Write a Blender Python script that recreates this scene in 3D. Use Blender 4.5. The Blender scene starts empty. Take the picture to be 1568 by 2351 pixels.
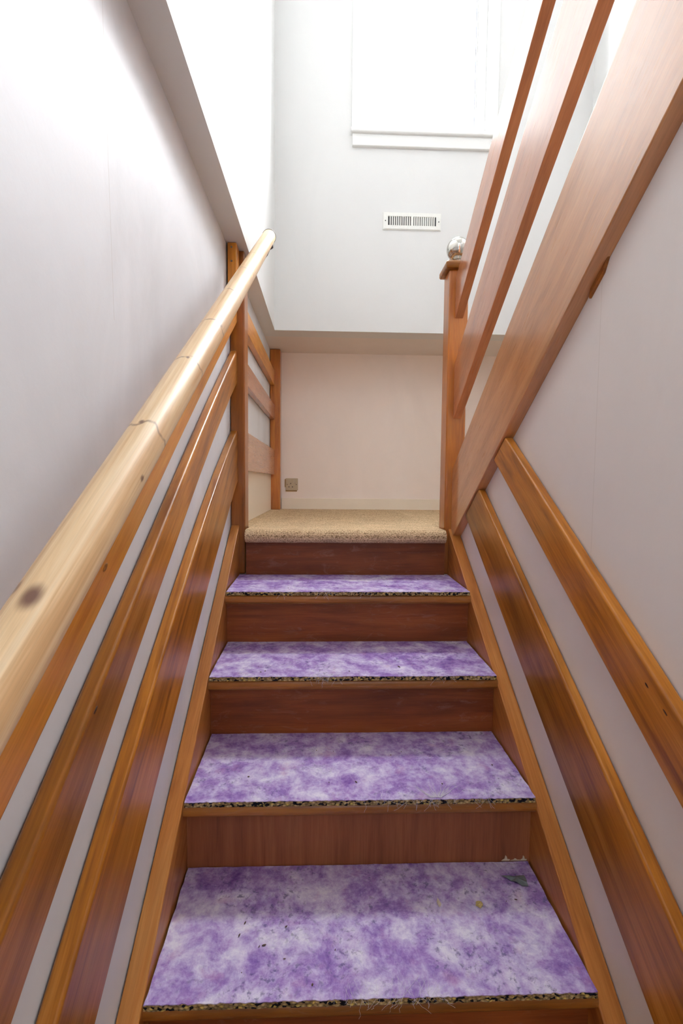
import bpy, bmesh, math, random
from mathutils import Vector, Matrix, noise

random.seed(4)
sc = bpy.context.scene
COL = sc.collection

# ------------------------------------------------------------------ camera
CAM = Vector((0.3124, -1.8493, 0.1976))
YAW, PITCH, ROLL = 0.0357, 0.0612, 0.0090
fwd = Vector((math.sin(YAW) * math.cos(PITCH), math.cos(YAW) * math.cos(PITCH), -math.sin(PITCH)))
rt = Vector((math.cos(YAW), -math.sin(YAW), 0))
up = rt.cross(fwd)
r2 = math.cos(ROLL) * rt + math.sin(ROLL) * up
u2 = -math.sin(ROLL) * rt + math.cos(ROLL) * up
cd = bpy.data.cameras.new('camera')
cam = bpy.data.objects.new('camera', cd)
COL.objects.link(cam)
cam.matrix_world = Matrix(((r2.x, u2.x, -fwd.x, CAM.x), (r2.y, u2.y, -fwd.y, CAM.y),
                           (r2.z, u2.z, -fwd.z, CAM.z), (0, 0, 0, 1)))
cd.sensor_fit = 'VERTICAL'
cd.sensor_height = 36
cd.lens = 1100 * 36 / 2351
cd.clip_start = 0.02
sc.camera = cam

# ------------------------------------------------------------------ light
w = bpy.data.worlds.new('daylight')
sc.world = w
w.use_nodes = True
bg = w.node_tree.nodes['Background']
bg.inputs[0].default_value = (0.93, 0.965, 1.0, 1)
# overcast sky, brighter on the side the stair window faces
wn = w.node_tree
wtc = wn.nodes.new('ShaderNodeTexCoord')
wsx = wn.nodes.new('ShaderNodeSeparateXYZ')
wmr = wn.nodes.new('ShaderNodeMapRange')
wmr.interpolation_type = 'SMOOTHSTEP'
wn.links.new(wtc.outputs['Generated'], wsx.inputs[0])
wn.links.new(wsx.outputs[1], wmr.inputs[0])
wmr.inputs[1].default_value = -.1
wmr.inputs[2].default_value = .45
wmr.inputs[3].default_value = 24.0
wmr.inputs[4].default_value = 92.0
wn.links.new(wmr.outputs[0], bg.inputs[1])


def portal(name, loc, rot, sx, sy):
    l = bpy.data.lights.new(name, 'AREA')
    l.shape = 'RECTANGLE'
    l.size, l.size_y = sx, sy
    l.cycles.is_portal = True
    o = bpy.data.objects.new(name, l)
    COL.objects.link(o)
    o.location = loc
    o.rotation_euler = rot
    return o


portal('window_portal', (0.87, 1.2, 2.75), (math.radians(-90), 0, 0), 0.8, 1.1)
portal('added_side_window_portal', (2.02, -2.22, 2.78), (0, math.radians(90), 0), .75, .75)  # portal of the added, unseen side window

sc.view_settings.view_transform = 'Standard'
sc.view_settings.look = 'None'
sc.view_settings.exposure = 0.1
sc.view_settings.gamma = 1.0
sc.view_settings.use_curve_mapping = False
portal('added_hall_window_portal', (0.52, -3.72, .17), (math.radians(90), 0, 0), .28, .38)  # portal of the added hall window behind the viewer

sc.cycles.max_bounces = 14
sc.cycles.diffuse_bounces = 10
sc.cycles.sample_clamp_indirect = 6


# ------------------------------------------------------------------ materials
class NT:
    def __init__(self, name):
        self.m = bpy.data.materials.new(name)
        self.m.use_nodes = True
        self.t = self.m.node_tree
        self.b = self.t.nodes['Principled BSDF']
        self.tc = self.n('ShaderNodeTexCoord')

    def n(self, kind, **kw):
        o = self.t.nodes.new(kind)
        for k, v in kw.items():
            setattr(o, k, v)
        return o

    def l(self, a, b):
        self.t.links.new(a, b)

    def mapping(self, scale, loc=(0, 0, 0), src=None):
        m = self.n('ShaderNodeMapping')
        m.inputs['Scale'].default_value = scale
        m.inputs['Location'].default_value = loc
        self.l(src or self.tc.outputs['Object'], m.inputs['Vector'])
        return m.outputs[0]

    def noise(self, vec, scale, detail=4, rough=.5, dist=0):
        o = self.n('ShaderNodeTexNoise')
        o.inputs['Scale'].default_value = scale
        o.inputs['Detail'].default_value = detail
        o.inputs['Roughness'].default_value = rough
        o.inputs['Distortion'].default_value = dist
        self.l(vec, o.inputs['Vector'])
        return o.outputs['Fac']

    def ramp(self, fac, stops, interp='LINEAR'):
        r = self.n('ShaderNodeValToRGB')
        r.color_ramp.interpolation = interp
        e = r.color_ramp.elements
        while len(e) < len(stops):
            e.new(0.5)
        for i, (p, c) in enumerate(stops):
            e[i].position = p
            if not isinstance(c, tuple):
                c = (c, c, c)
            e[i].color = (*c[:3], 1)
        self.l(fac, r.inputs[0])
        return r.outputs[0]

    def mix(self, a, b, fac, mode='MIX'):
        m = self.n('ShaderNodeMix', data_type='RGBA', blend_type=mode)
        for k, v in ((0, fac), (6, a), (7, b)):
            if hasattr(v, 'default_value') or hasattr(v, 'is_linked'):
                self.l(v, m.inputs[k])
            elif isinstance(v, tuple):
                m.inputs[k].default_value = (*v, 1)
            else:
                m.inputs[k].default_value = v
        return m.outputs[2]

    def bump(self, h, strength, dist=.002):
        b = self.n('ShaderNodeBump')
        b.inputs['Strength'].default_value = strength
        b.inputs['Distance'].default_value = dist
        self.l(h, b.inputs['Height'])
        self.l(b.outputs[0], self.b.inputs['Normal'])

    def done(self, col, rough, coat=0, coat_rough=.1, spec=.5):
        if isinstance(col, tuple):
            self.b.inputs['Base Color'].default_value = (*col, 1)
        else:
            self.l(col, self.b.inputs['Base Color'])
        if isinstance(rough, float):
            self.b.inputs['Roughness'].default_value = rough
        else:
            self.l(rough, self.b.inputs['Roughness'])
        self.b.inputs['Coat Weight'].default_value = coat
        self.b.inputs['Coat Roughness'].default_value = coat_rough
        self.b.inputs['Specular IOR Level'].default_value = spec
        return self.m


def wood(name, dark, mid, light, rough=.3, coat=.5, coat_rough=.15, blotch=.35, grain=1.0, wear=0.0, ior=1.5):
    t = NT(name)
    rnd = t.n('ShaderNodeObjectInfo').outputs['Random']
    mul = t.n('ShaderNodeMath', operation='MULTIPLY')
    mul.inputs[1].default_value = 37.0
    t.l(rnd, mul.inputs[0])
    add = t.n('ShaderNodeVectorMath', operation='ADD')
    t.l(t.tc.outputs['Object'], add.inputs[0])
    t.l(mul.outputs[0], add.inputs[1])
    v = add.outputs[0]
    g1 = t.noise(t.mapping((1.3, 16 * grain, 16 * grain), src=v), 2.2, 6, .62, .6)
    g2 = t.noise(t.mapping((5, 150, 150), src=v), 2.0, 3, .6)
    big = t.noise(t.mapping((1.0, 3, 3), src=v), 1.6, 3, .5, .4)
    c = t.ramp(g1, [(.30, dark), (.50, mid), (.72, light)])
    fine = t.ramp(g2, [(.3, .78), (.6, 1.0)])
    c = t.mix(c, fine, .8, 'MULTIPLY')
    bl = t.ramp(big, [(.35, 1 - blotch), (.62, 1.06)])
    c = t.mix(c, bl, 1.0, 'MULTIPLY')
    if wear:
        wn = t.noise(t.mapping((3, 9, 9), src=v), 3, 6, .75, 1.5)
        wf = t.ramp(wn, [(.55, 0.0), (.75, wear)])
        c = t.mix(c, (.50, .38, .34), wf)
    rr = t.ramp(g2, [(.3, rough + .1), (.7, rough)])
    t.bump(g2, .08, .001)
    t.b.inputs['Coat IOR'].default_value = ior
    return t.done(c, rr, coat, coat_rough, .35)


M = {}
M['board'] = wood('varnished_board', (.25, .075, .007), (.47, .165, .014), (.62, .265, .05), .32, .22, .2, .48)
M['stringer'] = wood('varnished_stringer', (.34, .11, .018), (.48, .178, .036), (.59, .26, .068), .34, .2, .25, .25)
M['post'] = wood('varnished_post', (.36, .10, .012), (.52, .162, .018), (.60, .22, .032), .3, .5, .2, .3)
M['darkpost'] = wood('dark_varnished_post', (.24, .07, .008), (.35, .105, .011), (.44, .15, .02), .32, .4, .2, .35)
M['string'] = wood('upper_string_wood', (.42, .17, .06), (.54, .235, .085), (.62, .30, .12), .26, .9, .14, .12, .6, ior=1.75)
M['rail'] = wood('rail_wood', (.38, .125, .045), (.50, .175, .062), (.57, .225, .085), .26, .9, .14, .10, .6, ior=1.75)
M['riser'] = wood('stained_riser', (.19, .042, .008), (.27, .066, .013), (.34, .095, .02), .45, .08, .3, .35, .8, .2)
M['ply'] = wood('ply_riser', (.25, .075, .028), (.34, .11, .042), (.39, .14, .055), .5, .05, .3, .2, 1.2)
M['nosing'] = wood('nosing_wood', (.25, .08, .012), (.38, .135, .018), (.50, .20, .035), .35, .4, .25, .3, 1, .2)
M['orange'] = wood('orange_pine', (.48, .15, .012), (.63, .235, .022), (.71, .31, .04), .32, .4, .25, .2, .7)


def pine(name):
    t = NT(name)
    obj = t.tc.outputs['Object']
    g1 = t.noise(t.mapping((1.0, 30, 30)), 2.4, 5, .55, .9)
    g2 = t.noise(t.mapping((4, 240, 240)), 2.0, 2, .6)
    c = t.ramp(g1, [(.32, (.66, .40, .19)), (.5, (.80, .57, .32)), (.7, (.87, .68, .44))])
    c = t.mix(c, t.ramp(g2, [(.3, .86), (.65, 1.0)]), .7, 'MULTIPLY')
    # whorls of small branch scars: thin uneven rings around the pole
    sx = t.n('ShaderNodeSeparateXYZ')
    wob = t.noise(t.mapping((1, 22, 22)), 1.6, 2, .5)
    t.l(obj, sx.inputs[0])
    ad = t.n('ShaderNodeMath', operation='MULTIPLY_ADD')
    ad.inputs[1].default_value = .05
    t.l(wob, ad.inputs[0])
    t.l(sx.outputs[0], ad.inputs[2])
    sub = t.n('ShaderNodeMath', operation='SUBTRACT')
    sub.inputs[1].default_value = .025
    t.l(ad.outputs[0], sub.inputs[0])
    tot = None
    for x0, st in ((.30, .35), (.45, .45), (.655, .7), (.885, .8), (1.125, .9), (1.325, .7), (1.55, .75), (2.05, .6)):
        d_ = t.n('ShaderNodeMath', operation='SUBTRACT')
        d_.inputs[1].default_value = x0
        t.l(sub.outputs[0], d_.inputs[0])
        ab = t.n('ShaderNodeMath', operation='ABSOLUTE')
        t.l(d_.outputs[0], ab.inputs[0])
        mr = t.n('ShaderNodeMapRange')
        mr.inputs[1].default_value = 0
        mr.inputs[2].default_value = .0042
        mr.inputs[3].default_value = st
        mr.inputs[4].default_value = 0
        t.l(ab.outputs[0], mr.inputs[0])
        if tot is None:
            tot = mr.outputs[0]
        else:
            mx = t.n('ShaderNodeMath', operation='MAXIMUM')
            t.l(tot, mx.inputs[0])
            t.l(mr.outputs[0], mx.inputs[1])
            tot = mx.outputs[0]
    brk = t.ramp(t.noise(t.mapping((3, 34, 34)), 1.5, 2, .5), [(.30, 0.15), (.46, 1.0)])
    rb = t.mix(tot, brk, 1.0, 'MULTIPLY')
    c = t.mix(c, (.16, .07, .04), rb)
    # knots
    for (kx, ky, kz), r_, st in (((1.835, .0045, .0246), .0105, .95), ((1.822, -.016, .019), .006, .7), ((1.324, .006, .0244), .0035, .9),
                                 ((1.547, .001, .025), .0042, .9), ((1.639, .0248, .002), .0042, .9), ((1.12, .022, .012), .004, .5)):
        sc_ = t.n('ShaderNodeVectorMath', operation='MULTIPLY')
        sc_.inputs[1].default_value = (.62, 1, 1)
        t.l(obj, sc_.inputs[0])
        ds = t.n('ShaderNodeVectorMath', operation='DISTANCE')
        t.l(sc_.outputs[0], ds.inputs[0])
        ds.inputs[1].default_value = (kx * .62, ky, kz)
        nz = t.n('ShaderNodeMath', operation='MULTIPLY_ADD')
        nz.inputs[1].default_value = r_ * .9
        t.l(g1, nz.inputs[0])
        t.l(ds.outputs['Value'], nz.inputs[2])
        mr = t.n('ShaderNodeMapRange')
        mr.interpolation_type = 'SMOOTHSTEP'
        mr.inputs[1].default_value = r_ * .7
        mr.inputs[2].default_value = r_ * 1.55
        mr.inputs[3].default_value = st
        mr.inputs[4].default_value = 0
        t.l(nz.outputs[0], mr.inputs[0])
        c = t.mix(c, (.15, .062, .04), mr.outputs[0])
    t.bump(g1, .05, .001)
    return t.done(c, .46, .12, .3)


M['pine'] = pine('pine_pole_wood')


def plaster(name, col, mott=.06, seam=None, seam_c=.45, rough=.6, warm=(.78, .70, .60), bumpk=.12):
    t = NT(name)
    n1 = t.noise(t.mapping((1, 1, .55)), 2.6, 5, .6, .8)
    n2 = t.noise(t.mapping((1, 1, 1)), 60, 4, .6)
    c = t.mix(col, t.ramp(n1, [(.3, 1 - mott), (.6, 1.0)]), 1.0, 'MULTIPLY')
    st = t.ramp(t.noise(t.mapping((1, 1, .8), loc=(3, 1, 7)), 3.7, 6, .7, 1.2), [(.62, 0.0), (.8, .22)])
    c = t.mix(c, warm, st)
    if seam is not None:
        sx = t.n('ShaderNodeSeparateXYZ')
        t.l(t.tc.outputs['Object'], sx.inputs[0])
        d = t.n('ShaderNodeMath', operation='SUBTRACT')
        d.inputs[1].default_value = seam[0]
        t.l(sx.outputs[1], d.inputs[0])
        a = t.n('ShaderNodeMath', operation='ABSOLUTE')
        t.l(d.outputs[0], a.inputs[0])
        lt = t.n('ShaderNodeMath', operation='LESS_THAN')
        lt.inputs[1].default_value = seam[2]
        t.l(a.outputs[0], lt.inputs[0])
        gt = t.n('ShaderNodeMath', operation='GREATER_THAN')
        gt.inputs[1].default_value = seam[1]
        t.l(sx.outputs[2], gt.inputs[0])
        mm = t.n('ShaderNodeMath', operation='MULTIPLY')
        t.l(lt.outputs[0], mm.inputs[0])
        t.l(gt.outputs[0], mm.inputs[1])
        m3 = t.n('ShaderNodeMath', operation='MULTIPLY')
        m3.inputs[1].default_value = seam_c
        t.l(mm.outputs[0], m3.inputs[0])
        c = t.mix(c, (.42, .38, .33), m3.outputs[0])
    ad = t.n('ShaderNodeMath', operation='MULTIPLY_ADD')
    ad.inputs[1].default_value = .25
    t.l(n2, ad.inputs[0])
    t.l(n1, ad.inputs[2])
    t.bump(ad.outputs[0], bumpk, .01)
    return t.done(c, rough, 0, .1, .3)


M['wall_l'] = plaster('left_wall_paint', (.735, .755, .79), .14, (-1.003, .47, .0007))
M['wall_r'] = plaster('right_wall_paint', (.80, .77, .755), .05, (-.905, .06, .0008), .25)
M['wall_u'] = plaster('upper_wall_paint', (.69, .69, .68), .03)
M['wall_b'] = plaster('back_wall_paint', (.91, .81, .745), .05)
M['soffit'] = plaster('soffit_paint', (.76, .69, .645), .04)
M['ceil'] = plaster('ceiling_paint', (.52, .52, .51), .02)
M['cream'] = plaster('cream_trim_paint', (.88, .79, .66), .03, rough=.4)
M['gloss'] = plaster('white_trim_paint', (.78, .785, .77), .01, rough=.35, warm=(.84, .84, .82), bumpk=.02)


def plain(name, col, rough=.5, metal=0.0, spec=.5, nz=.06):
    t = NT(name)
    n = t.noise(t.mapping((1, 1, 1)), 90, 3)
    c = t.mix(col, t.ramp(n, [(.3, 1 - nz), (.7, 1.0)]), 1.0, 'MULTIPLY')
    t.b.inputs['Metallic'].default_value = metal
    return t.done(c, rough, 0, .1, spec)


M['chrome'] = plain('polished_metal', (.60, .575, .53), .05, 1.0, nz=.02)
M['black'] = plain('black_rubber', (.015, .014, .016), .5)
M['bracket'] = plain('dark_bronze', (.10, .095, .12), .28, 1.0)
M['knot'] = plain('dark_knot', (.07, .022, .008), .45, nz=.3)
M['pineknot'] = plain('orange_knot', (.30, .11, .012), .4, nz=.4)
M['gasket'] = plain('grey_blue_gasket', (.16, .18, .26), .6)
M['dark'] = plain('recess_shade_and_dark', (.02, .02, .025), .7)  # near-black: painted shade in vent slots and socket holes, also screws
M['vent'] = plain('enamelled_metal', (.80, .80, .76), .35)
M['socket'] = plain('beige_plastic', (.50, .40, .27), .4)
M['socket_stain'] = plain('bare_plaster_patch', (.42, .27, .12), .8)
M['switch'] = plain('rocker_plastic', (.56, .46, .33), .35)
M['screw'] = plain('screw_metal', (.22, .19, .16), .4, .8)
M['scrap'] = plain('grey_scrap', (.16, .19, .20), .6, nz=.4)
M['crumb'] = plain('yellow_foam_crumb', (.58, .45, .17), .9, nz=.3)
M['chip'] = plain('pale_chip', (.62, .55, .45), .8)
M['speck'] = plain('dark_speck', (.09, .05, .035), .9)
M['fibre'] = plain('fleece_fibre', (.68, .66, .74), .8)
M['plastertear'] = plain('torn_plaster', (.66, .58, .43), .9, nz=.2)


def glass():
    t = NT('window_glass')
    t.t.nodes.remove(t.b)
    out = [n for n in t.t.nodes if n.type == 'OUTPUT_MATERIAL'][0]
    tr = t.n('ShaderNodeBsdfTransparent')
    gl = t.n('ShaderNodeBsdfGlossy')
    gl.inputs['Roughness'].default_value = .02
    mx = t.n('ShaderNodeMixShader')
    mx.inputs[0].default_value = .05
    t.l(tr.outputs[0], mx.inputs[1])
    t.l(gl.outputs[0], mx.inputs[2])
    t.l(mx.outputs[0], out.inputs[0])
    return t.m


M['glass'] = glass()


def fleece():
    t = NT('purple_underlay_fleece')
    geo = t.n('ShaderNodeNewGeometry').outputs['Position']
    a = t.noise(t.mapping((1, 1, 1), src=geo), 15, 8, .72, .2)
    b = t.noise(t.mapping((1, 1.0, 1), loc=(5, 2, 0), src=geo), 42, 5, .75, .4)
    c = t.ramp(a, [(.32, (.21, .105, .36)), (.43, (.35, .225, .53)), (.525, (.53, .44, .68)), (.63, (.71, .68, .80))])
    c = t.mix(c, t.ramp(b, [(.34, (.62, .54, .80)), (.56, (1.0, 1.0, 1.0))]), .75, 'MULTIPLY')
    fl = t.noise(t.mapping((1, 1, 1), loc=(9, 4, 1), src=geo), 85, 4, .65, .2)
    gate = t.noise(t.mapping((1, 1, 1), loc=(2, 8, 1), src=geo), 9, 2, .5)
    g1 = t.ramp(fl, [(.54, 0.0), (.66, .7)])
    g2 = t.ramp(gate, [(.42, 0.0), (.58, 1.0)])
    gg = t.mix(g1, g2, 1.0, 'MULTIPLY')
    c = t.mix(c, (.085, .075, .20), gg)
    pk = t.ramp(t.noise(t.mapping((1, 1, 1), loc=(1, 1, 5), src=geo), 17, 3, .6), [(.6, 0.0), (.75, .4)])
    c = t.mix(c, (.46, .22, .40), pk)
    # pale hair-like fibres lying over it
    wv = t.n('ShaderNodeTexVoronoi', feature='DISTANCE_TO_EDGE')
    wv.inputs['Scale'].default_value = 1.0
    dn = t.n('ShaderNodeTexNoise')
    dn.inputs['Scale'].default_value = 9
    dn.inputs['Detail'].default_value = 5
    t.l(geo, dn.inputs['Vector'])
    ml = t.n('ShaderNodeVectorMath', operation='MULTIPLY')
    ml.inputs[1].default_value = (3.0, 3.0, 0)
    t.l(dn.outputs['Color'], ml.inputs[0])
    av = t.n('ShaderNodeVectorMath', operation='ADD')
    t.l(t.mapping((34, 16, 1), src=geo), av.inputs[0])
    t.l(ml.outputs[0], av.inputs[1])
    t.l(av.outputs[0], wv.inputs['Vector'])
    fb = t.ramp(wv.outputs['Distance'], [(.0, .16), (.035, .08), (.08, 0.0)])
    gf = t.mix(fb, t.ramp(gate, [(.35, 1.0), (.55, .15)]), 1.0, 'MULTIPLY')
    c = t.mix(c, (.74, .72, .80), gf)
    t.bump(b, .35, .004)
    return t.done(c, .85, 0, .1, .2)


M['fleece'] = fleece()


def foam():
    t = NT('rebonded_foam_edge')
    geo = t.n('ShaderNodeNewGeometry').outputs['Position']
    v = t.n('ShaderNodeTexVoronoi', feature='F1')
    v.inputs['Scale'].default_value = 1.0
    t.l(t.mapping((150, 200, 220), src=geo), v.inputs['Vector'])
    s = t.n('ShaderNodeSeparateColor')
    t.l(v.outputs['Color'], s.inputs[0])
    c = t.ramp(s.outputs[0], [(.0, (.02, .02, .03)), (.20, (.03, .03, .05)), (.22, (.50, .36, .17)),
                              (.45, (.38, .27, .14)), (.68, (.62, .47, .24)), (.9, (.75, .58, .18)), (1, (.55, .32, .22))], 'CONSTANT')
    e = t.ramp(v.outputs['Distance'], [(.2, 1.0), (.8, .35)])
    c = t.mix(c, e, 1.0, 'MULTIPLY')
    t.bump(v.outputs['Distance'], .6, .003)
    return t.done(c, .95, 0, .1, .1)


M['foam'] = foam()


def carpet():
    t = NT('beige_loop_carpet')
    v = t.n('ShaderNodeTexVoronoi', feature='F1')
    v.inputs['Scale'].default_value = 1.0
    v.inputs['Randomness'].default_value = .45
    t.l(t.mapping((185, 215, 215)), v.inputs['Vector'])
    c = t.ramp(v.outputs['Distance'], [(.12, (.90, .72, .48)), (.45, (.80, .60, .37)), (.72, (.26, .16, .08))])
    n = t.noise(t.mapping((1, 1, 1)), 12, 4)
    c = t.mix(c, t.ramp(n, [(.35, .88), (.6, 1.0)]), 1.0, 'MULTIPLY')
    inv = t.n('ShaderNodeMath', operation='SUBTRACT')
    inv.inputs[0].default_value = 1
    t.l(v.outputs['Distance'], inv.inputs[1])
    t.bump(inv.outputs[0], .7, .004)
    return t.done(c, .95, 0, .1, .1)


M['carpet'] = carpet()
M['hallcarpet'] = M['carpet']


# ------------------------------------------------------------------ mesh helpers
def box(bm, x0, x1, y0, y1, z0, z1):
    v = [bm.verts.new((x, y, z)) for x in (x0, x1) for y in (y0, y1) for z in (z0, z1)]
    for f in ((0, 1, 3, 2), (4, 6, 7, 5), (0, 4, 5, 1), (2, 3, 7, 6), (0, 2, 6, 4), (1, 5, 7, 3)):
        bm.faces.new([v[i] for i in f])


def loft(bm, loops, cap=True):
    rings = [[bm.verts.new(p) for p in L] for L in loops]
    n = len(rings[0])
    for a, b in zip(rings, rings[1:]):
        for i in range(n):
            bm.faces.new((a[i], a[(i + 1) % n], b[(i + 1) % n], b[i]))
    if cap:
        bm.faces.new(rings[0][::-1])
        bm.faces.new(rings[-1])
    return rings


def tube(bm, pts, r, seg=8, cap=True):
    pts = [Vector(p) for p in pts]
    loops = []
    rad = r if isinstance(r, (list, tuple)) else [r] * len(pts)
    ref = Vector((0, 0, 1))
    for i, p in enumerate(pts):
        d = (pts[min(i + 1, len(pts) - 1)] - pts[max(i - 1, 0)]).normalized()
        if abs(d.dot(ref)) > .95:
            ref = Vector((1, 0, 0))
        a = d.cross(ref).normalized()
        b = d.cross(a)
        loops.append([p + rad[i] * (math.cos(k * math.tau / seg) * a + math.sin(k * math.tau / seg) * b) for k in range(seg)])
    loft(bm, loops, cap)


def lathe(bm, prof, centre, axis='z', seg=32):
    c = Vector(centre)
    rings = []
    for r, h in prof:
        ring = []
        for k in range(seg):
            a = k * math.tau / seg
            if axis == 'z':
                p = Vector((r * math.cos(a), r * math.sin(a), h))
            elif axis == 'y':
                p = Vector((r * math.cos(a), h, r * math.sin(a)))
            else:
                p = Vector((h, r * math.cos(a), r * math.sin(a)))
            ring.append(c + p)
        rings.append(ring)
    loft(bm, rings)


def link(name, bm, mat, parent=None, frame=None, bevel=0, smooth=False, seg=2):
    """frame: world matrix used as the object's own axes (wood grain runs along its X)"""
    bmesh.ops.recalc_face_normals(bm, faces=bm.faces)
    me = bpy.data.meshes.new(name)
    if frame is None:
        # origin at the mesh's own base centre, except for parts of setting
        c = Vector((0, 0, 0))
        for v in bm.verts:
            c += v.co
        c /= max(1, len(bm.verts))
        frame = Matrix.Translation(c)
    bm.transform(frame.inverted())
    bm.to_mesh(me)
    bm.free()
    me.materials.append(mat)
    o = bpy.data.objects.new(name, me)
    COL.objects.link(o)
    if parent is not None:
        o.parent = parent
        o.matrix_parent_inverse = parent.matrix_world.inverted()
    o.matrix_world = frame
    if parent is not None:
        # keep plain local transform: parent carries only a translation
        o.matrix_parent_inverse = Matrix.Identity(4)
        o.matrix_basis = parent.matrix_world.inverted() @ frame
    if smooth:
        for p in me.polygons:
            p.use_smooth = True
    if bevel:
        m = o.modifiers.new('bevel', 'BEVEL')
        m.width = bevel
        m.segments = seg
        m.limit_method = 'ANGLE'
        m.angle_limit = math.radians(40)
        for p in me.polygons:
            p.use_smooth = True
        m.harden_normals = True
    return o


def along(a, b, roll_up=(0, 0, 1)):
    """frame with X from a to b"""
    a, b = Vector(a), Vector(b)
    x = (b - a).normalized()
    u = Vector(roll_up)
    y = u.cross(x).normalized()
    z = x.cross(y)
    return Matrix(((x.x, y.x, z.x, a.x), (x.y, y.y, z.y, a.y), (x.z, y.z, z.z, a.z), (0, 0, 0, 1)))


def empty(name, loc, label, cat, group=None):
    o = bpy.data.objects.new(name, None)
    COL.objects.link(o)
    o.empty_display_size = .05
    o.matrix_world = Matrix.Translation(loc)
    o.location = loc
    tag(o, label, cat, group)
    return o


def tag(o, label, cat, group=None):
    o['label'] = label
    o['category'] = cat
    if group:
        o['group'] = group
    return o


def struct(name, bm, mat, label=None, bevel=0):
    o = link(name, bm, mat, None, Matrix.Identity(4), bevel)
    o['kind'] = 'structure'
    if label:
        o['label'] = label
    return o


def lin(y, a, b):
    return a + b * y


def poly3(pts):
    """smooth curve through three (y, z) points"""
    (a, za), (b, zb), (c, zc) = pts

    def f(y):
        return (za * (y - b) * (y - c) / ((a - b) * (a - c)) + zb * (y - a) * (y - c) / ((b - a) * (b - c))
                + zc * (y - a) * (y - b) / ((c - a) * (c - b)))
    return f


R, G = .1793, .2655
ZS = 1.08          # soffit height
YB, YU = 1.5, 1.01  # lower back wall, upper back wall
CEIL = 3.75
YR = -3.6
FLOOR = -6 * R


def xw(y, z):
    """old left wall leans in a little towards the hall"""
    return -.058 + .018 * max(0, -y) * min(1, max(0, 1.08 - z))


# ------------------------------------------------------------------ setting
bm = bmesh.new()
ys = [YR, -3, -2.4, -1.8, -1.4, -1.0, -.6, -.3, 0, .5, 1.0, YB]
zs = [-1.2, -.9, -.6, -.3, 0, .3, .6, .9, 1.08]
front = [[bm.verts.new((xw(y, z), y, z)) for z in zs] for y in ys]
for i in range(len(ys) - 1):
    for j in range(len(zs) - 1):
        bm.faces.new((front[i][j], front[i][j + 1], front[i + 1][j + 1], front[i + 1][j]))
back = [[bm.verts.new((-.2, y, z)) for z in (zs[0], zs[-1])] for y in (ys[0], ys[-1])]
bm.faces.new((back[0][0], back[1][0], back[1][1], back[0][1]))
struct('wall_left', bm, M['wall_l'], 'grey-white plaster wall beside the stairs with a vertical paper seam')

bm = bmesh.new(); box(bm, -.2, .015, YR, YU + .005, ZS + .001, ZS + .1)
box(bm, -.2, 2.0, YU + .005, YB + .1, ZS + .001, ZS + .1)
struct('trim_1', bm, M['soffit'], 'shaded plaster soffit under the upper walls')
bm = bmesh.new(); box(bm, -.2, .0155, YR, YU, ZS, CEIL)
struct('wall_left_upper', bm, M['wall_u'], 'bright white upper wall left of the window')
WX0, WX1, WZ0, WZ1 = .51, 1.235, 2.19, 3.25
bm = bmesh.new()
box(bm, -.2, WX0, YU, YU + .12, ZS, CEIL)
box(bm, WX1, 2.0, YU, YU + .12, ZS, CEIL)
box(bm, WX0, WX1, YU, YU + .12, ZS, WZ0)
box(bm, WX0, WX1, YU, YU + .12, WZ1, CEIL)
struct('wall_back_upper', bm, M['wall_u'], 'white upper wall that holds the window and the vent')
bm = bmesh.new(); box(bm, -.2, 2.0, YB, YB + .1, FLOOR - .12, ZS + .05)
struct('wall_back', bm, M['wall_b'], 'pinkish shaded wall at the back of the landing')
SY0, SY1, SZ0, SZ1 = -2.5, -1.85, 2.45, 3.1
bm = bmesh.new()
box(bm, 1.85, 2.0, YR, SY0, FLOOR, CEIL)
box(bm, 1.85, 2.0, SY1, YB, FLOOR, CEIL)
box(bm, 1.85, 2.0, SY0, SY1, FLOOR, SZ0)
box(bm, 1.85, 2.0, SY0, SY1, SZ1, CEIL)
struct('wall_right', bm, M['wall_u'])
HX0, HX1, HZ0, HZ1 = .38, .66, -.02, .36
bm = bmesh.new()
box(bm, -.2, HX0, YR - .1, YR, FLOOR, CEIL)
box(bm, HX1, 2.0, YR - .1, YR, FLOOR, CEIL)
box(bm, HX0, HX1, YR - .1, YR, FLOOR, HZ0)
box(bm, HX0, HX1, YR - .1, YR, HZ1, CEIL)
struct('wall_rear', bm, M['wall_l'])
bm = bmesh.new(); box(bm, -.2, 2.0, YR - .1, YU + .12, CEIL, CEIL + .1)
struct('ceiling', bm, M['ceil'])
bm = bmesh.new(); box(bm, -.2, 2.0, YR, YB, FLOOR - .12, FLOOR)
struct('floor', bm, M['hallcarpet'])

# string underside line (upper flight), shared with the spandrel wall
s_top = poly3([(.059, .271), (-.753, .814), (-1.02, 1.002)])
s_top2 = lambda y: .290 - .690 * y
s_bot = lambda y: .004 - .675 * y
XR = .852
bm = bmesh.new()
pro = [(.0485, FLOOR), (.0485, s_bot(.0485) - .0008), (-2.55, s_bot(-2.55) - .0008), (YR, s_bot(-2.55) - .0008), (YR, FLOOR)]
loft(bm, [[(XR, y, z) for y, z in pro], [(XR + .1, y, z) for y, z in pro]])
struct('wall_right_lower', bm, M['wall_r'], 'pale plaster wall under the upper stair string')

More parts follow.
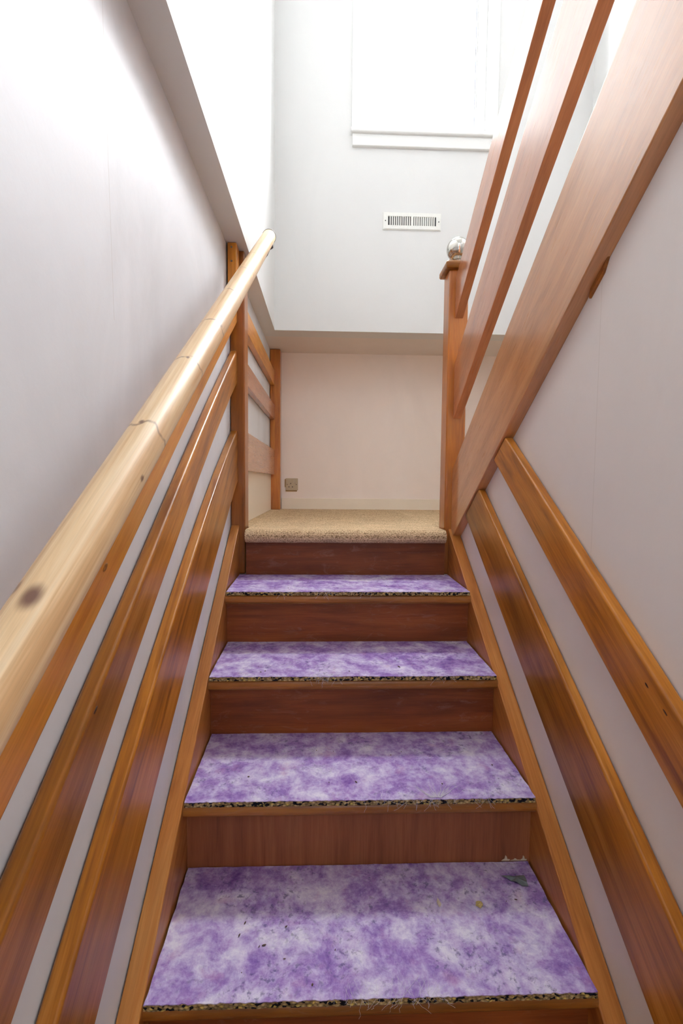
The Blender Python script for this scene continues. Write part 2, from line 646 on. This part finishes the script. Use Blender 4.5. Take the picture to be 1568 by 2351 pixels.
# window
bm = bmesh.new()
for x0, x1, z0, z1 in ((WX0, WX0 + .05, WZ0, WZ1), (WX1 - .05, WX1, WZ0, WZ1), (WX0 + .05, WX1 - .05, WZ1 - .05, WZ1), (WX0 + .05, WX1 - .05, WZ0, WZ0 + .02)):
    box(bm, x0, x1, YU + .045, YU + .10, z0, z1)
for x0, x1 in ((WX0 + .05, WX0 + .062), (WX1 - .062, WX1 - .05)):
    box(bm, x0, x1, YU + .055, YU + .085, WZ0 + .02, WZ1 - .05)
win = struct('window_1', bm, M['gloss'], 'white framed window lit by daylight above the vent', .002)
bm = bmesh.new(); box(bm, WX1 - .0645, WX1 - .0622, YU + .054, YU + .066, WZ0 + .02, WZ1 - .05)
o = link('window_gasket', bm, M['gasket'], win, Matrix.Identity(4)); o['kind'] = 'structure'
bm = bmesh.new(); box(bm, WX0 + .062, WX1 - .062, YU + .068, YU + .072, WZ0 + .02, WZ1 - .05)
o = link('window_pane', bm, M['glass'], win, Matrix.Identity(4)); o['kind'] = 'structure'
bm = bmesh.new()
box(bm, WX0 - .058, WX0 - .001, YU - .010, YU + .002, WZ0 + .01, WZ1 + .06)
box(bm, WX1 + .001, WX1 + .058, YU - .010, YU + .002, WZ0 + .01, WZ1 + .06)
box(bm, WX0 - .001, WX1 + .001, YU - .010, YU + .002, WZ1, WZ1 + .06)
o = link('window_casing', bm, M['gloss'], win, Matrix.Identity(4), .003); o['kind'] = 'structure'
bm = bmesh.new(); box(bm, WX0 - .065, WX1 + .065, YU - .038, YU + .05, WZ0 - .014, WZ0 + .014)
o = link('window_sill', bm, M['gloss'], win, Matrix.Identity(4), .009, seg=3); o['kind'] = 'structure'
bm = bmesh.new(); box(bm, WX0 - .054, WX1 + .054, YU - .020, YU + .002, WZ0 - .078, WZ0 - .012)
o = link('window_apron', bm, M['gloss'], win, Matrix.Identity(4), .005); o['kind'] = 'structure'

# side window above the upper stairs, unseen, added for light from upper right
bm = bmesh.new()
for y0, y1, z0, z1 in ((SY0, SY0 + .05, SZ0, SZ1), (SY1 - .05, SY1, SZ0, SZ1), (SY0 + .05, SY1 - .05, SZ1 - .05, SZ1), (SY0 + .05, SY1 - .05, SZ0, SZ0 + .05)):
    box(bm, 1.90, 1.95, y0, y1, z0, z1)
win2 = struct('window_2_added', bm, M['gloss'])
bm = bmesh.new(); box(bm, 1.923, 1.927, SY0 + .05, SY1 - .05, SZ0 + .05, SZ1 - .05)
o = link('window_pane', bm, M['glass'], win2, Matrix.Identity(4)); o['kind'] = 'structure'

# unseen hall window behind the viewer, added to brighten risers and lower walls
bm = bmesh.new()
for x0, x1, z0, z1 in ((HX0, HX0 + .04, HZ0, HZ1), (HX1 - .04, HX1, HZ0, HZ1), (HX0 + .04, HX1 - .04, HZ1 - .04, HZ1), (HX0 + .04, HX1 - .04, HZ0, HZ0 + .04)):
    box(bm, x0, x1, YR - .08, YR - .03, z0, z1)
win3 = struct('window_3_added', bm, M['gloss'])
bm = bmesh.new(); box(bm, HX0 + .04, HX1 - .04, YR - .057, YR - .053, HZ0 + .04, HZ1 - .04)
o = link('window_pane', bm, M['glass'], win3, Matrix.Identity(4)); o['kind'] = 'structure'

# baseboards
bm = bmesh.new(); box(bm, .013, 1.85, YB - .016, YB, .005, .088)
struct('baseboard_back', bm, M['cream'], 'low cream baseboard at the back of the landing', .004)
bm = bmesh.new(); box(bm, -.0585, -.050, .142, 1.44, .004, .25)
struct('baseboard_left', bm, M['cream'], 'cream painted strip below the landing boards')

# ------------------------------------------------------------------ lower staircase
stair = empty('staircase', (.4, -1.06, FLOOR), 'wooden lower staircase with dark risers between two varnished stringers', 'staircase')


def sx0(y):
    return -.022 - .024 * y


def grain_x(loc):
    return Matrix.Translation(loc)


for k in range(-1, 6):
    yn, zn = (k - 5) * G, (k - 5) * R
    xl, xr = sx0(yn) - .004, .811
    if 0 <= k <= 4:
        th = .028
        bm = bmesh.new()
        # rounded nose, slab back to under the next riser
        prof = []
        for i in range(7):
            a = math.radians(-90 + 30 * i)
            prof.append((yn + .006 - .007 * math.cos(a), zn - th / 2 + (th / 2) * math.sin(a) * .98))
        prof = prof + [(yn + G + .05, zn), (yn + G + .05, zn - th)]
        loft(bm, [[(xl, y, z) for y, z in prof], [(xr, y, z) for y, z in prof]])
        tr = link('tread', bm, M['nosing'], stair, grain_x((.4, yn, zn)), .0015)
        # small cove strip below the nose
        bm = bmesh.new(); box(bm, xl + .003, xr - .003, yn + .016, yn + .032, zn - th - .005, zn - th)
        link('cove_strip', bm, M['nosing'], tr, grain_x((.4, yn, zn)))
    if k >= 0:
        bm = bmesh.new()
        x0, x1 = (sx0(yn), .810)
        if k == 5:
            x0, x1 = .006, .792
        yy = yn + .028 if k < 5 else yn + .03
        box(bm, x0, x1, yy, yy + .014, zn - R + .001, zn - .029)
        link('riser', bm, M['ply'] if k == 2 else M['riser'], stair, grain_x((.4 + k, yy, zn - R + .1)) if k != 2 else along((.4, yy, zn - R), (.4, yy, zn), (1, 0, 0)))
# landing edge board under the carpet
bm = bmesh.new(); box(bm, .006, .79, .004, .30, -.030, -.001)
link('tread', bm, M['nosing'], stair, grain_x((.4, .1, 0)), .002)


def stringer(xin, xout, top, bot, y0, y1, name, mat, n=10):
    loops = []
    for i in range(n + 1):
        y = y0 + (y1 - y0) * i / n
        a, b = xin(y, top(y)), xout(y, top(y))
        c = xout(y, bot(y))
        loops.append([(a, y, top(y)), (b, y, top(y)), (c, y, bot(y)), (a, y, bot(y))])
    bm = bmesh.new(); loft(bm, loops)
    return bm, along((xin(y0, 0), y0, top(y0)), (xin(y0, 0), y1, top(y1)))


bm, fr = stringer(lambda y, z: sx0(y), lambda y, z: xw(y, z) + .003, lambda y: -.006 + .660 * y, lambda y: -.33 + .660 * y, .0495, -2.0 + .65, 'stringer', None)
link('stringer', bm, M['stringer'], stair, fr, .003)
bm, fr = stringer(lambda y, z: .809, lambda y, z: XR - .0015, poly3([(-.02, -.030), (-.5, -.352), (-1.08, -.746)]), lambda y: -.33 + .67 * y, .0495, -1.35, 'stringer', None)
link('stringer', bm, M['stringer'], stair, fr, .003)


# ------------------------------------------------------------------ wall boards along the stairs
def board(name, label, top, bot, xi, xo, y0, y1, mat, n=12, bevel=.006, group=None, parent=None, cat='board', y0b=None):
    loops = []
    for i in range(n + 1):
        y = y0 + (y1 - y0) * i / n
        yb_ = y if y0b is None else y0b + (y1 - y0b) * i / n
        zt, zb = top(y), bot(yb_)
        loops.append([(xi(y, zt), y, zt), (xo(y, zt), y, zt), (xo(yb_, zb), yb_, zb), (xi(yb_, zb), yb_, zb)])
    bm = bmesh.new(); loft(bm, loops)
    o = link(name, bm, mat, parent, along((xi(y0, top(y0)), y0, top(y0)), (xi(y1, top(y1)), y1, top(y1))), bevel, seg=3)
    if parent is None:
        tag(o, label, cat, group)
    return o


YN = -2.35
wl = lambda y, z: xw(y, z) + .0025
fl = lambda y, z: xw(y, z) + .030
board('wall_board', 'lowest varnished board on the left wall, just above the stair stringer',
      poly3([(.059, .4025), (-.515, .084), (-1.3, -.454)]), poly3([(.038, .191), (-.198, .057), (-1.204, -.571)]), fl, wl, .0495, -1.95, M['board'])
left_mid = board('wall_board', 'middle varnished board on the left wall with a bright streak along its rounded edge',
      poly3([(.06, .712), (-.86, .1095), (-1.35, -.222)]), poly3([(.048, .578), (-.719, .100), (-1.378, -.360)]), fl, wl, .0495, YN, M['board'], bevel=.008)
left_pine = board('wall_board', 'orange pine board on the left wall directly under the round handrail',
      lambda y: .905 + .660 * y, lambda y: .775 + .660 * y, fl, wl, .0495, YN, M['orange'])
wr = lambda y, z: XR - .002
frr = lambda y, z: XR - .027
right_up = board('wall_board', 'upper varnished board on the right wall, running up to the slanted upper string',
      lambda y: .655 + .662 * y, lambda y: .535 + .661 * y, frr, wr, -.489, -2.3, M['board'], y0b=-.3995)
board('wall_board', 'lower varnished board on the right wall, between the upper board and the stringer',
      lambda y: .355 + .664 * y, lambda y: .163 + .677 * y, frr, wr, -.264, -2.1, M['board'], y0b=-.1195)

def knot(parent, loc, size, mat):
    bm = bmesh.new()
    a_ = math.atan(.662)
    m_ = Matrix.Translation(loc) @ Matrix.Rotation(a_, 4, 'X') @ Matrix.Diagonal((size[0], size[1], size[2], 1))
    bmesh.ops.create_icosphere(bm, subdivisions=3, radius=1, matrix=m_)
    for v in bm.verts:
        v.co += Vector((0, .0009, .0009)) * noise.noise(v.co * 400)
    link('knot', bm, mat, parent, smooth=True)


knot(right_up, (.8254, -1.125, -.119), (.0009, .0055, .0022), M['knot'])
knot(right_up, (.8254, -1.168, -.142), (.0009, .0065, .0018), M['knot'])
knot(left_mid, (-.0064, -1.184, -.124), (.0009, .0065, .0022), M['knot'])
knot(left_pine, (xw(-1.14, .07) + .0300, -1.142, .071), (.0007, .0085, .0042), M['pineknot'])
knot(left_pine, (xw(-.6, .45) + .0300, -.58, .46), (.0007, .0045, .003), M['knot'])

# ------------------------------------------------------------------ posts on the left
bm = bmesh.new(); box(bm, -.056, 0.0, .05, .135, -R + .012, ZS - .001)
frp = along((-.028, .09, -R), (-.028, .09, 1), (0, 1, 0))
tag(link('wall_post', bm, M['darkpost'], None, frp, .006, seg=3), 'tall dark varnished post at the head of the stairs where the left boards end', 'post')
bm = bmesh.new(); box(bm, -.052, -.019, -.012, .0485, .90, ZS - .001)
bt = tag(link('batten', bm, M['orange'], None, along((-.03, 0, .9), (-.03, 0, 1.1), (0, 1, 0)), .003), 'short orange batten with screws above the pine board, tight under the soffit', 'batten')
for z in (1.062, 1.012):
    bm = bmesh.new(); lathe(bm, [(.0001, -.0012), (.0035, -.001), (.004, 0.0005)], (-.037, -.012, z), 'y', 12)
    link('screw', bm, M['screw'], bt)
bm = bmesh.new(); box(bm, -.056, .012, 1.405, 1.484, .012, ZS - .001)
tag(link('wall_post', bm, M['post'], None, along((-.02, 1.44, 0), (-.02, 1.44, 1), (0, 1, 0)), .004), 'orange post in the back left corner of the landing', 'post')
lw = lambda y, z: -.056
lf = lambda y, z: -.026
board('landing_board', 'top orange board between the two landing posts', lambda y: .938, lambda y: .842, lf, lw, .1355, 1.404, M['orange'], bevel=.003)
board('landing_board', 'middle dull brown board between the two landing posts', lambda y: .712, lambda y: .616, lf, lw, .1355, 1.404, M['rail'], bevel=.003)
board('landing_board', 'bottom wide pinkish board between the two landing posts', lambda y: .414, lambda y: .247, lf, lw, .1355, 1.404, M['string'], bevel=.003)

# ------------------------------------------------------------------ round handrail
hp = lambda y: Vector((.0933 + .0091 * y, y, 1.0974 + .693 * y))
hr = empty('handrail', hp(.05), 'round unvarnished pine handrail on the left with knots and a capped end', 'handrail')
bm = bmesh.new()
tube(bm, [hp(.05 - 2.45 * i / 24) for i in range(25)], .025, 40)
link('pole', bm, M['pine'], hr, along(hp(.05), hp(-2.4)), smooth=True)
d = (hp(1) - hp(0)).normalized()
e = hp(.05)
bm = bmesh.new(); tube(bm, [e - d * .001, e + d * .003], .0262, 40)
link('gasket', bm, M['black'], hr)
bm = bmesh.new(); tube(bm, [e + d * .003, e + d * .007, e + d * .0095], [.0262, .0258, .020], 40)
cp = link('end_cap', bm, M['chrome'], hr); cp['label'] = 'polished metal end cap'
bk = empty('handrail_bracket', (.045, .07, .98), 'small dark metal bracket under the upper end of the round handrail', 'bracket')
q = hp(.0)
dn = Vector((.25, 0, -1)).normalized()
bm = bmesh.new(); tube(bm, [q + dn * .0245, q + dn * .031], [.016, .015], 24)
link('saddle', bm, M['bracket'], bk)
bm = bmesh.new(); tube(bm, [q + dn * .031, q + Vector((-.005, .02, -.045)), (.05, .06, 1.03), (.004, .085, 1.01)], .005, 12)
link('arm', bm, M['bracket'], bk, smooth=True)
bm = bmesh.new(); tube(bm, [(.0005, .09, 1.01), (.006, .09, 1.01)], [.02, .017], 24)
link('rose', bm, M['bracket'], bk)

# ------------------------------------------------------------------ upper flight balustrade
nw = empty('newel_post', (.832, .095, 0), 'square varnished newel post with a cap and shiny ball, right of the landing', 'post')
bm = bmesh.new(); box(bm, .793, .869, .05, .14, -R + .012, 1.03)
link('shaft', bm, M['post'], nw, along((.83, .09, 0), (.83, .09, 1), (0, 1, 0)), .006, seg=3)
bm = bmesh.new()
c0, c1, d0, d1 = .775, .889, .030, .150
loft(bm, [[(c0 + .004, d0 + .004, 1.028), (c1 - .004, d0 + .004, 1.028), (c1 - .004, d1 - .004, 1.028), (c0 + .004, d1 - .004, 1.028)],
          [(c0, d0, 1.034), (c1, d0, 1.034), (c1, d1, 1.034), (c0, d1, 1.034)],
          [(c0, d0, 1.050), (c1, d0, 1.050), (c1, d1, 1.050), (c0, d1, 1.050)],
          [(c0 + .010, d0 + .010, 1.060), (c1 - .010, d0 + .010, 1.060), (c1 - .010, d1 - .010, 1.060), (c0 + .010, d1 - .010, 1.060)]])
link('newel_cap', bm, M['board'], nw, along((.8, .09, 1.04), (.9, .09, 1.04)), .002)
prof = [(.036, 0), (.037, .003), (.034, .010), (.026, .018), (.017, .022), (.016, .026)]
bm = bmesh.new(); lathe(bm, prof, (.833, .0925, 1.060), 'z', 48)
fin = link('finial_base', bm, M['chrome'], nw, smooth=True)
bm = bmesh.new()
bmesh.ops.create_uvsphere(bm, u_segments=56, v_segments=36, radius=.0445, matrix=Matrix.Translation((.834, .0925, 1.124)))
bl = link('ball_finial', bm, M['chrome'], nw, smooth=True); bl['label'] = 'mirror-bright metal ball'

YE = -2.5
X = lambda v: (lambda y, z: v)
ust = board('stair_string', 'broad slanted string board of the upper stairs, sweeping up to the right from the newel',
            s_top2, s_bot, X(.820), X(.872), .0495, YE, M['string'], bevel=.003, cat='stair string')
bm = bmesh.new()
loft(bm, [[(.846, -.872, .600), (.858, -.872, .600), (.858, -.93, .632), (.846, -.93, .632)],
          [(.846, -.868, .575), (.856, -.868, .575), (.856, -.915, .607), (.846, -.915, .607)]])
link('wood_block', bm, M['darkpost'], ust, None, .002)
board('balustrade_rail', 'upper of the two slanted rails above the string on the right',
      lambda y: 1.030 - .662 * y, lambda y: .876 - .684 * y, X(.817), X(.849), .0495, YE, M['rail'], bevel=.002, cat='rail')
board('balustrade_rail', 'lower of the two slanted rails, between the upper rail and the string',
      lambda y: .700 - .702 * y, lambda y: .487 - .678 * y, X(.819), X(.851), .0495, YE, M['rail'], bevel=.002, cat='rail')

# ------------------------------------------------------------------ landing carpet
bm = bmesh.new()
prof = [(YB - .0005, -.001), (YB - .0005, .012), (.03, .014)]
for i in range(13):
    a = math.radians(90 + 15 * i)
    prof.append((.012 + .027 * math.cos(a), -.0115 + .0255 * math.sin(a)))
prof += [(.025, -.039), (.03, -.033), (.02, -.030), (.006, -.030), (.0, -.024), (.0, -.006), (.003, -.001), (.03, -.001)]
cols = 60
loops = []
for i in range(cols + 1):
    x = .008 + (.788 - .008) * i / cols
    wv = .0035 * noise.noise(Vector((x * 14, 2, 0))) + .0015 * noise.noise(Vector((x * 60, 5, 0)))
    L = []
    for (y, z) in prof:
        k = 1 if z < -.02 and y < .02 else 0
        L.append((x, y, z + wv * k))
    loops.append(L)
# the landing spreads wide behind the posts
loft(bm, loops)
box(bm, -.0575, .0085, .1365, YB - .0005, -.001, .012)
box(bm, .7875, 1.849, .1415, YB - .0005, -.001, .012)
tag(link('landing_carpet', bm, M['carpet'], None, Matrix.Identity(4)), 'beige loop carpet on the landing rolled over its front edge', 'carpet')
bm = bmesh.new(); box(bm, -.0575, 1.849, .30, YB - .0005, -.13, -.0015)
box(bm, .80, 1.849, .1415, .30, -.13, -.0015)
struct('floor_landing', bm, M['dark'])

# ------------------------------------------------------------------ underlay pads
names = {1: 'bottom purple underlay pad with grey scrap at its back corner',
         2: 'second purple underlay pad from the bottom with pale fibres splayed at its front edge',
         3: 'third purple underlay pad from the bottom',
         4: 'top purple underlay pad just below the carpeted landing'}
rnd = random.Random(11)
pads = {}
for k in (1, 2, 3, 4):
    yn, zn = (k - 5) * G, (k - 5) * R
    y0, y1 = yn - .004, yn + G + .0265
    pd = empty('underlay_pad', (.4, yn + .13, zn), names[k], 'underlay', 'purple underlay pads on the treads')
    pads[k] = pd
    ncol = 160
    xs = [(sx0(yn) + .004) + (.805 - sx0(yn) - .004) * i / ncol for i in range(ncol + 1)]

    def shape(x, y):
        # left edge follows the stringer; ragged cut edges
        t_ = (y - y0) / (y1 - y0)
        xx = x
        if x < .02:
            xx = x + (sx0(y) - sx0(yn)) + .0025 * noise.noise(Vector((y * 70, k, 0)))
        if x > .79:
            xx = x + .003 * noise.noise(Vector((y * 60, k, 4)))
        return xx
    bmf, bmt = bmesh.new(), bmesh.new()
    ny = 14
    for which, b, za, zb in (('foam', bmf, 0.0006, .0118), ('film', bmt, .0119, .0134)):
        grid = []
        for x in xs:
            rag = .0022 * noise.noise(Vector((x * 75, k * 3, 0 if which == 'foam' else 7))) + .0016 * noise.noise(Vector((x * 260, k, 1)))
            colv = []
            for j in range(ny + 1):
                y = y0 + (y1 - y0) * j / ny
                if j == 0:
                    y = y0 + rag + (0 if which == 'foam' else -.0005)
                if j == ny:
                    y = y1 - .001 + .0012 * noise.noise(Vector((x * 40, k, 9)))
                # keep clear of the posts on the top tread
                if k == 4 and (x < .008 or x > .788) and y > .0485:
                    y = .0485
                wob = .0009 * noise.noise(Vector((x * 12, y * 12, k))) + (.0010 * noise.noise(Vector((x * 120, y * 90, k))) if j == 0 else 0)
                zz = zn + zb + wob * (1 if which == 'film' else .5)
                colv.append((b.verts.new((shape(x, y), y, zn + za + (wob if which == 'film' else 0))), b.verts.new((shape(x, y), y, zz))))
            grid.append(colv)
        for i in range(ncol):
            for j in range(ny):
                a, c_, e_, f_ = grid[i][j], grid[i + 1][j], grid[i + 1][j + 1], grid[i][j + 1]
                b.faces.new((a[1], c_[1], e_[1], f_[1]))
                b.faces.new((a[0], f_[0], e_[0], c_[0]))
            b.faces.new((grid[i][0][0], grid[i + 1][0][0], grid[i + 1][0][1], grid[i][0][1]))
            b.faces.new((grid[i][ny][0], grid[i][ny][1], grid[i + 1][ny][1], grid[i + 1][ny][0]))
        for j in range(ny):
            for g in (grid[0], grid[-1]):
                b.faces.new((g[j][0], g[j][1], g[j + 1][1], g[j + 1][0]))
    o = link('foam_slab', bmf, M['foam'], pd); o['label'] = 'speckled tan and black crumb foam'
    o = link('fleece_film', bmt, M['fleece'], pd, smooth=False); o['label'] = 'mottled purple and white fleece face'
    # loose fibres hanging over the front edge
    bm = bmesh.new()
    spots = {1: [(.48, 26, .045), (.36, 8, .025)], 2: [(.56, 26, .05), (.44, 6, .02), (.68, 8, .02)],
             3: [(.33, 20, .03), (.66, 8, .022), (.28, 5, .02)], 4: [(.33, 16, .032), (.45, 5, .014), (.18, 4, .01)]}[k]
    for sx, cnt, sp in spots:
        for _ in range(cnt):
            x = sx + rnd.gauss(0, sp * .8)
            y = y0 + .001
            z = zn + .0142
            pts = [Vector((x + rnd.gauss(0, sp * .35), y + rnd.uniform(.004, .035), z + .0006)), Vector((x, y, z))]
            dx, dy, dz = rnd.gauss(0, .0028), -rnd.uniform(.001, .004), -rnd.uniform(.002, .006)
            for s_ in range(rnd.randint(2, 6)):
                x += dx + rnd.gauss(0, .0022)
                y += dy
                dy *= .5
                z += dz + rnd.gauss(0, .0015)
                pts.append(Vector((x, min(y, y0 - .002), z)))
            tube(bm, pts, .00022, 4)
    if k == 2:
        for _ in range(26):
            a = rnd.uniform(-1.0, 1.0)
            ln = rnd.uniform(.02, .075)
            x, y, z = .575 + a * .012, y0 + .003, zn + .0143
            pts = [Vector((x + math.sin(a) * ln * t_ + rnd.gauss(0, .0012), y + math.cos(a) * ln * t_, z + .0004)) for t_ in (0, .2, .4, .6, .8, 1)]
            tube(bm, pts, [.0006, .0005, .0004, .0003, .0002, .0001], 4)
    o = link('loose_fibres', bm, M['fibre'], pd); o['label'] = 'wispy pale fibres'; o['kind'] = 'stuff'

# ------------------------------------------------------------------ scraps on the bottom pad and riser
zt = -4 * R + .0145


def blob(name, loc, size, mat, seed, label, cat, flat=.5):
    bm = bmesh.new()
    bmesh.ops.create_icosphere(bm, subdivisions=3, radius=1)
    for v in bm.verts:
        n_ = 1 + .45 * noise.noise(v.co * 2.1 + Vector((seed, 0, 0)))
        v.co = Vector((v.co.x * size[0] * n_, v.co.y * size[1] * n_, max(v.co.z, -.6) * size[2] * n_))
    bmesh.ops.translate(bm, verts=bm.verts, vec=Vector(loc) + Vector((0, 0, size[2] * .5)))
    o = link(name, bm, mat)
    return tag(o, label, cat)


# torn grey scrap: a crumpled leaf-like sheet
bm = bmesh.new()
outl = [(-.031, .010), (-.014, .008), (-.002, .011), (.010, .008), (.022, .009), (.023, -.003), (.019, -.012), (.020, -.018), (.007, -.017), (-.004, -.009), (-.013, -.002), (-.021, .004)]
top_, bot_ = [], []
ctr = Vector((.755, -.826, zt + .004))
vt = bm.verts.new(ctr + Vector((0, 0, .003)))
vb = bm.verts.new(ctr + Vector((0, 0, .0018)))
for i, (x, y) in enumerate(outl):
    h = .0025 * math.sin(i * 2.3) - .001
    top_.append(bm.verts.new(ctr + Vector((x, y, h))))
    bot_.append(bm.verts.new(ctr + Vector((x, y, h - .0012))))
n_ = len(outl)
for i in range(n_):
    j = (i + 1) % n_
    bm.faces.new((top_[i], top_[j], vt)); bm.faces.new((bot_[j], bot_[i], vb))
    bm.faces.new((top_[i], bot_[i], bot_[j], top_[j]))
tag(link('grey_scrap', bm, M['scrap']), 'small torn grey scrap in the back right corner of the bottom pad', 'scrap')
blob('foam_crumb', (.649, -.889, zt), (.0075, .006, .005), M['crumb'], 3, 'yellow foam crumb on the right half of the bottom pad', 'crumb')
blob('pale_chip', (.564, -.881, zt), (.0035, .009, .002), M['chip'], 8, 'pale oval chip on the bottom pad, left of the yellow crumb', 'chip')
sp = empty('dirt_specks', (.4, -.9, zt), 'tiny dark crumbs of dirt scattered over the purple pads', 'dirt')
sp['kind'] = 'stuff'
bm = bmesh.new()
for k in (1, 2, 3, 4):
    for _ in range({1: 11, 2: 9, 3: 8, 4: 5}[k]):
        x, y = rnd.uniform(.1, .75), (k - 5) * G + rnd.uniform(.02, .2)
        s = rnd.uniform(.0008, .0019)
        m_ = Matrix.Translation((x, y, (k - 5) * R + .0148)) @ Matrix.Rotation(rnd.uniform(0, 3), 4, 'Z') @ Matrix.Diagonal((s, s * rnd.uniform(1, 3.5), s * .6, 1))
        bmesh.ops.create_icosphere(bm, subdivisions=1, radius=1, matrix=m_)
COL.objects.unlink(sp); bpy.data.objects.remove(sp)
o = link('dirt_specks', bm, M['speck']); tag(o, 'tiny dark crumbs of dirt scattered over the purple pads', 'dirt'); o['kind'] = 'stuff'

# torn paint flakes at the foot of the second riser, right end
for i, (x, h, wd) in enumerate(((.752, .013, .010), (.795, .012, .008), (.775, .005, .012))):
    bm = bmesh.new()
    yy = -3 * G + .028
    pts = [(-wd, 0), (-wd * .3, h * .35), (-wd * .1, h), (wd * .25, h * .75), (wd * .35, h * .3), (wd, h * .2), (wd * .9, 0)]
    loft(bm, [[(x + a, yy - .0015, zt + b_) for a, b_ in pts], [(x + a, yy + .0003, zt + b_) for a, b_ in pts]])
    tag(link('paint_flake', bm, M['plastertear']), ['cream paint flake at the foot of the riser above the grey scrap, leftmost of three',
        'cream paint flake right in the corner of riser and stringer above the grey scrap',
        'low flat cream paint flake between the two taller ones above the grey scrap'][i], 'flake')

# ------------------------------------------------------------------ vent
vx0, vx1, vz0, vz1 = .643, .972, 1.665, 1.754
vent = empty('wall_vent', ((vx0 + vx1) / 2, YU, vz0), 'white slotted metal air vent in the wall below the window', 'vent')
slots = []
for half in (0, 1):
    a = vx0 + .024 if half == 0 else (vx0 + vx1) / 2 + .006
    b = (vx0 + vx1) / 2 - .004 if half == 0 else vx1 - .022
    st = (b - a) / 11
    for i in range(11):
        slots.append((a + st * i + st * .12, a + st * i + st * .82))
bm = bmesh.new()
z0, z1 = vz0 + .020, vz1 - .018
ya, yb = YU - .0075, YU - .0005
box(bm, vx0, vx1, ya, yb, vz0, z0); box(bm, vx0, vx1, ya, yb, z1, vz1)
prev = vx0
for s0, s1 in slots:
    box(bm, prev, s0, ya, yb, z0, z1); prev = s1
box(bm, prev, vx1, ya, yb, z0, z1)
bmesh.ops.remove_doubles(bm, verts=bm.verts, dist=1e-6)
link('face_plate', bm, M['vent'], vent)
bm = bmesh.new()
box(bm, vx0 - .004, vx1 + .004, YU - .004, YU - .0004, vz0 - .004, vz0); box(bm, vx0 - .004, vx1 + .004, YU - .004, YU - .0004, vz1, vz1 + .004)
box(bm, vx0 - .004, vx0, YU - .004, YU - .0004, vz0, vz1); box(bm, vx1, vx1 + .004, YU - .004, YU - .0004, vz0, vz1)
link('rim', bm, M['vent'], vent)
bm = bmesh.new(); box(bm, vx0 + .015, vx1 - .012, YU - .0006, YU - .0002, z0 - .002, z1 + .002)
link('duct_shade_sheet', bm, M['dark'], vent)  # thin dark sheet on the wall, painted shade behind the slots
for i, (s0, s1) in enumerate(slots):
    if i in (0, 21):
        continue
    bm = bmesh.new()
    wdt = s1 - s0
    if i < 11:
        p = [(s0, ya + .001), (s0 + wdt * .45, yb - .001), (s0 + wdt * .55, yb - .001), (s0 + wdt * .12, ya + .001)]
    else:
        p = [(s0 + wdt * .62, yb - .001), (s1, ya + .001), (s1 - wdt * .14, ya + .001), (s0 + wdt * .5, yb - .001)]
    loft(bm, [[(x, y, z0) for x, y in p], [(x, y, z1) for x, y in p]])
    link('louvre', bm, M['vent'], vent)
for x in (vx0 + .010, vx1 - .009):
    bm = bmesh.new(); lathe(bm, [(.0032, 0), (.0032, -.0008), (.001, -.0012)], (x, ya, (vz0 + vz1) / 2), 'y', 12)
    link('screw', bm, M['dark'], vent)

# ------------------------------------------------------------------ socket
sx_, sz_ = .0845, .183
sock = empty('power_socket', (sx_, YB, sz_ - .042), 'beige single wall socket low on the landing back wall', 'socket')
bm = bmesh.new(); box(bm, sx_ - .042, sx_ + .042, YB - .010, YB - .0004, sz_ - .042, sz_ + .042)
link('plate', bm, M['socket'], sock, None, .003)
bm = bmesh.new(); box(bm, sx_ - .049, sx_ - .040, YB - .0035, YB - .0003, sz_ - .02, sz_ + .036)
box(bm, sx_ - .043, sx_ + .036, YB - .0035, YB - .0003, sz_ - .050, sz_ - .040)
o = link('unpainted_edge', bm, M['socket_stain'], sock); o['label'] = 'brown unpainted strip round the plate'
bm = bmesh.new(); box(bm, sx_ + .012, sx_ + .025, YB - .0125, YB - .0095, sz_ + .008, sz_ + .032)
link('rocker_switch', bm, M['switch'], sock, None, .001)
for dx, dz, wx, wz in ((-.0075, .005, .0022, .0045), (-.019, -.018, .0042, .0024), (.005, -.018, .0042, .0024)):
    bm = bmesh.new(); box(bm, sx_ + dx - wx, sx_ + dx + wx, YB - .0104, YB - .0098, sz_ + dz - wz, sz_ + dz + wz)
    link('pin_hole_shade', bm, M['dark'], sock)  # flat dark patch, the shade inside the hole put into colour
for dx in (-.0315, .0315):
    bm = bmesh.new(); lathe(bm, [(.0028, 0), (.0028, -.0006), (.001, -.0009)], (sx_ + dx, YB - .010, sz_ - .001), 'y', 12)
    link('screw', bm, M['dark'], sock)
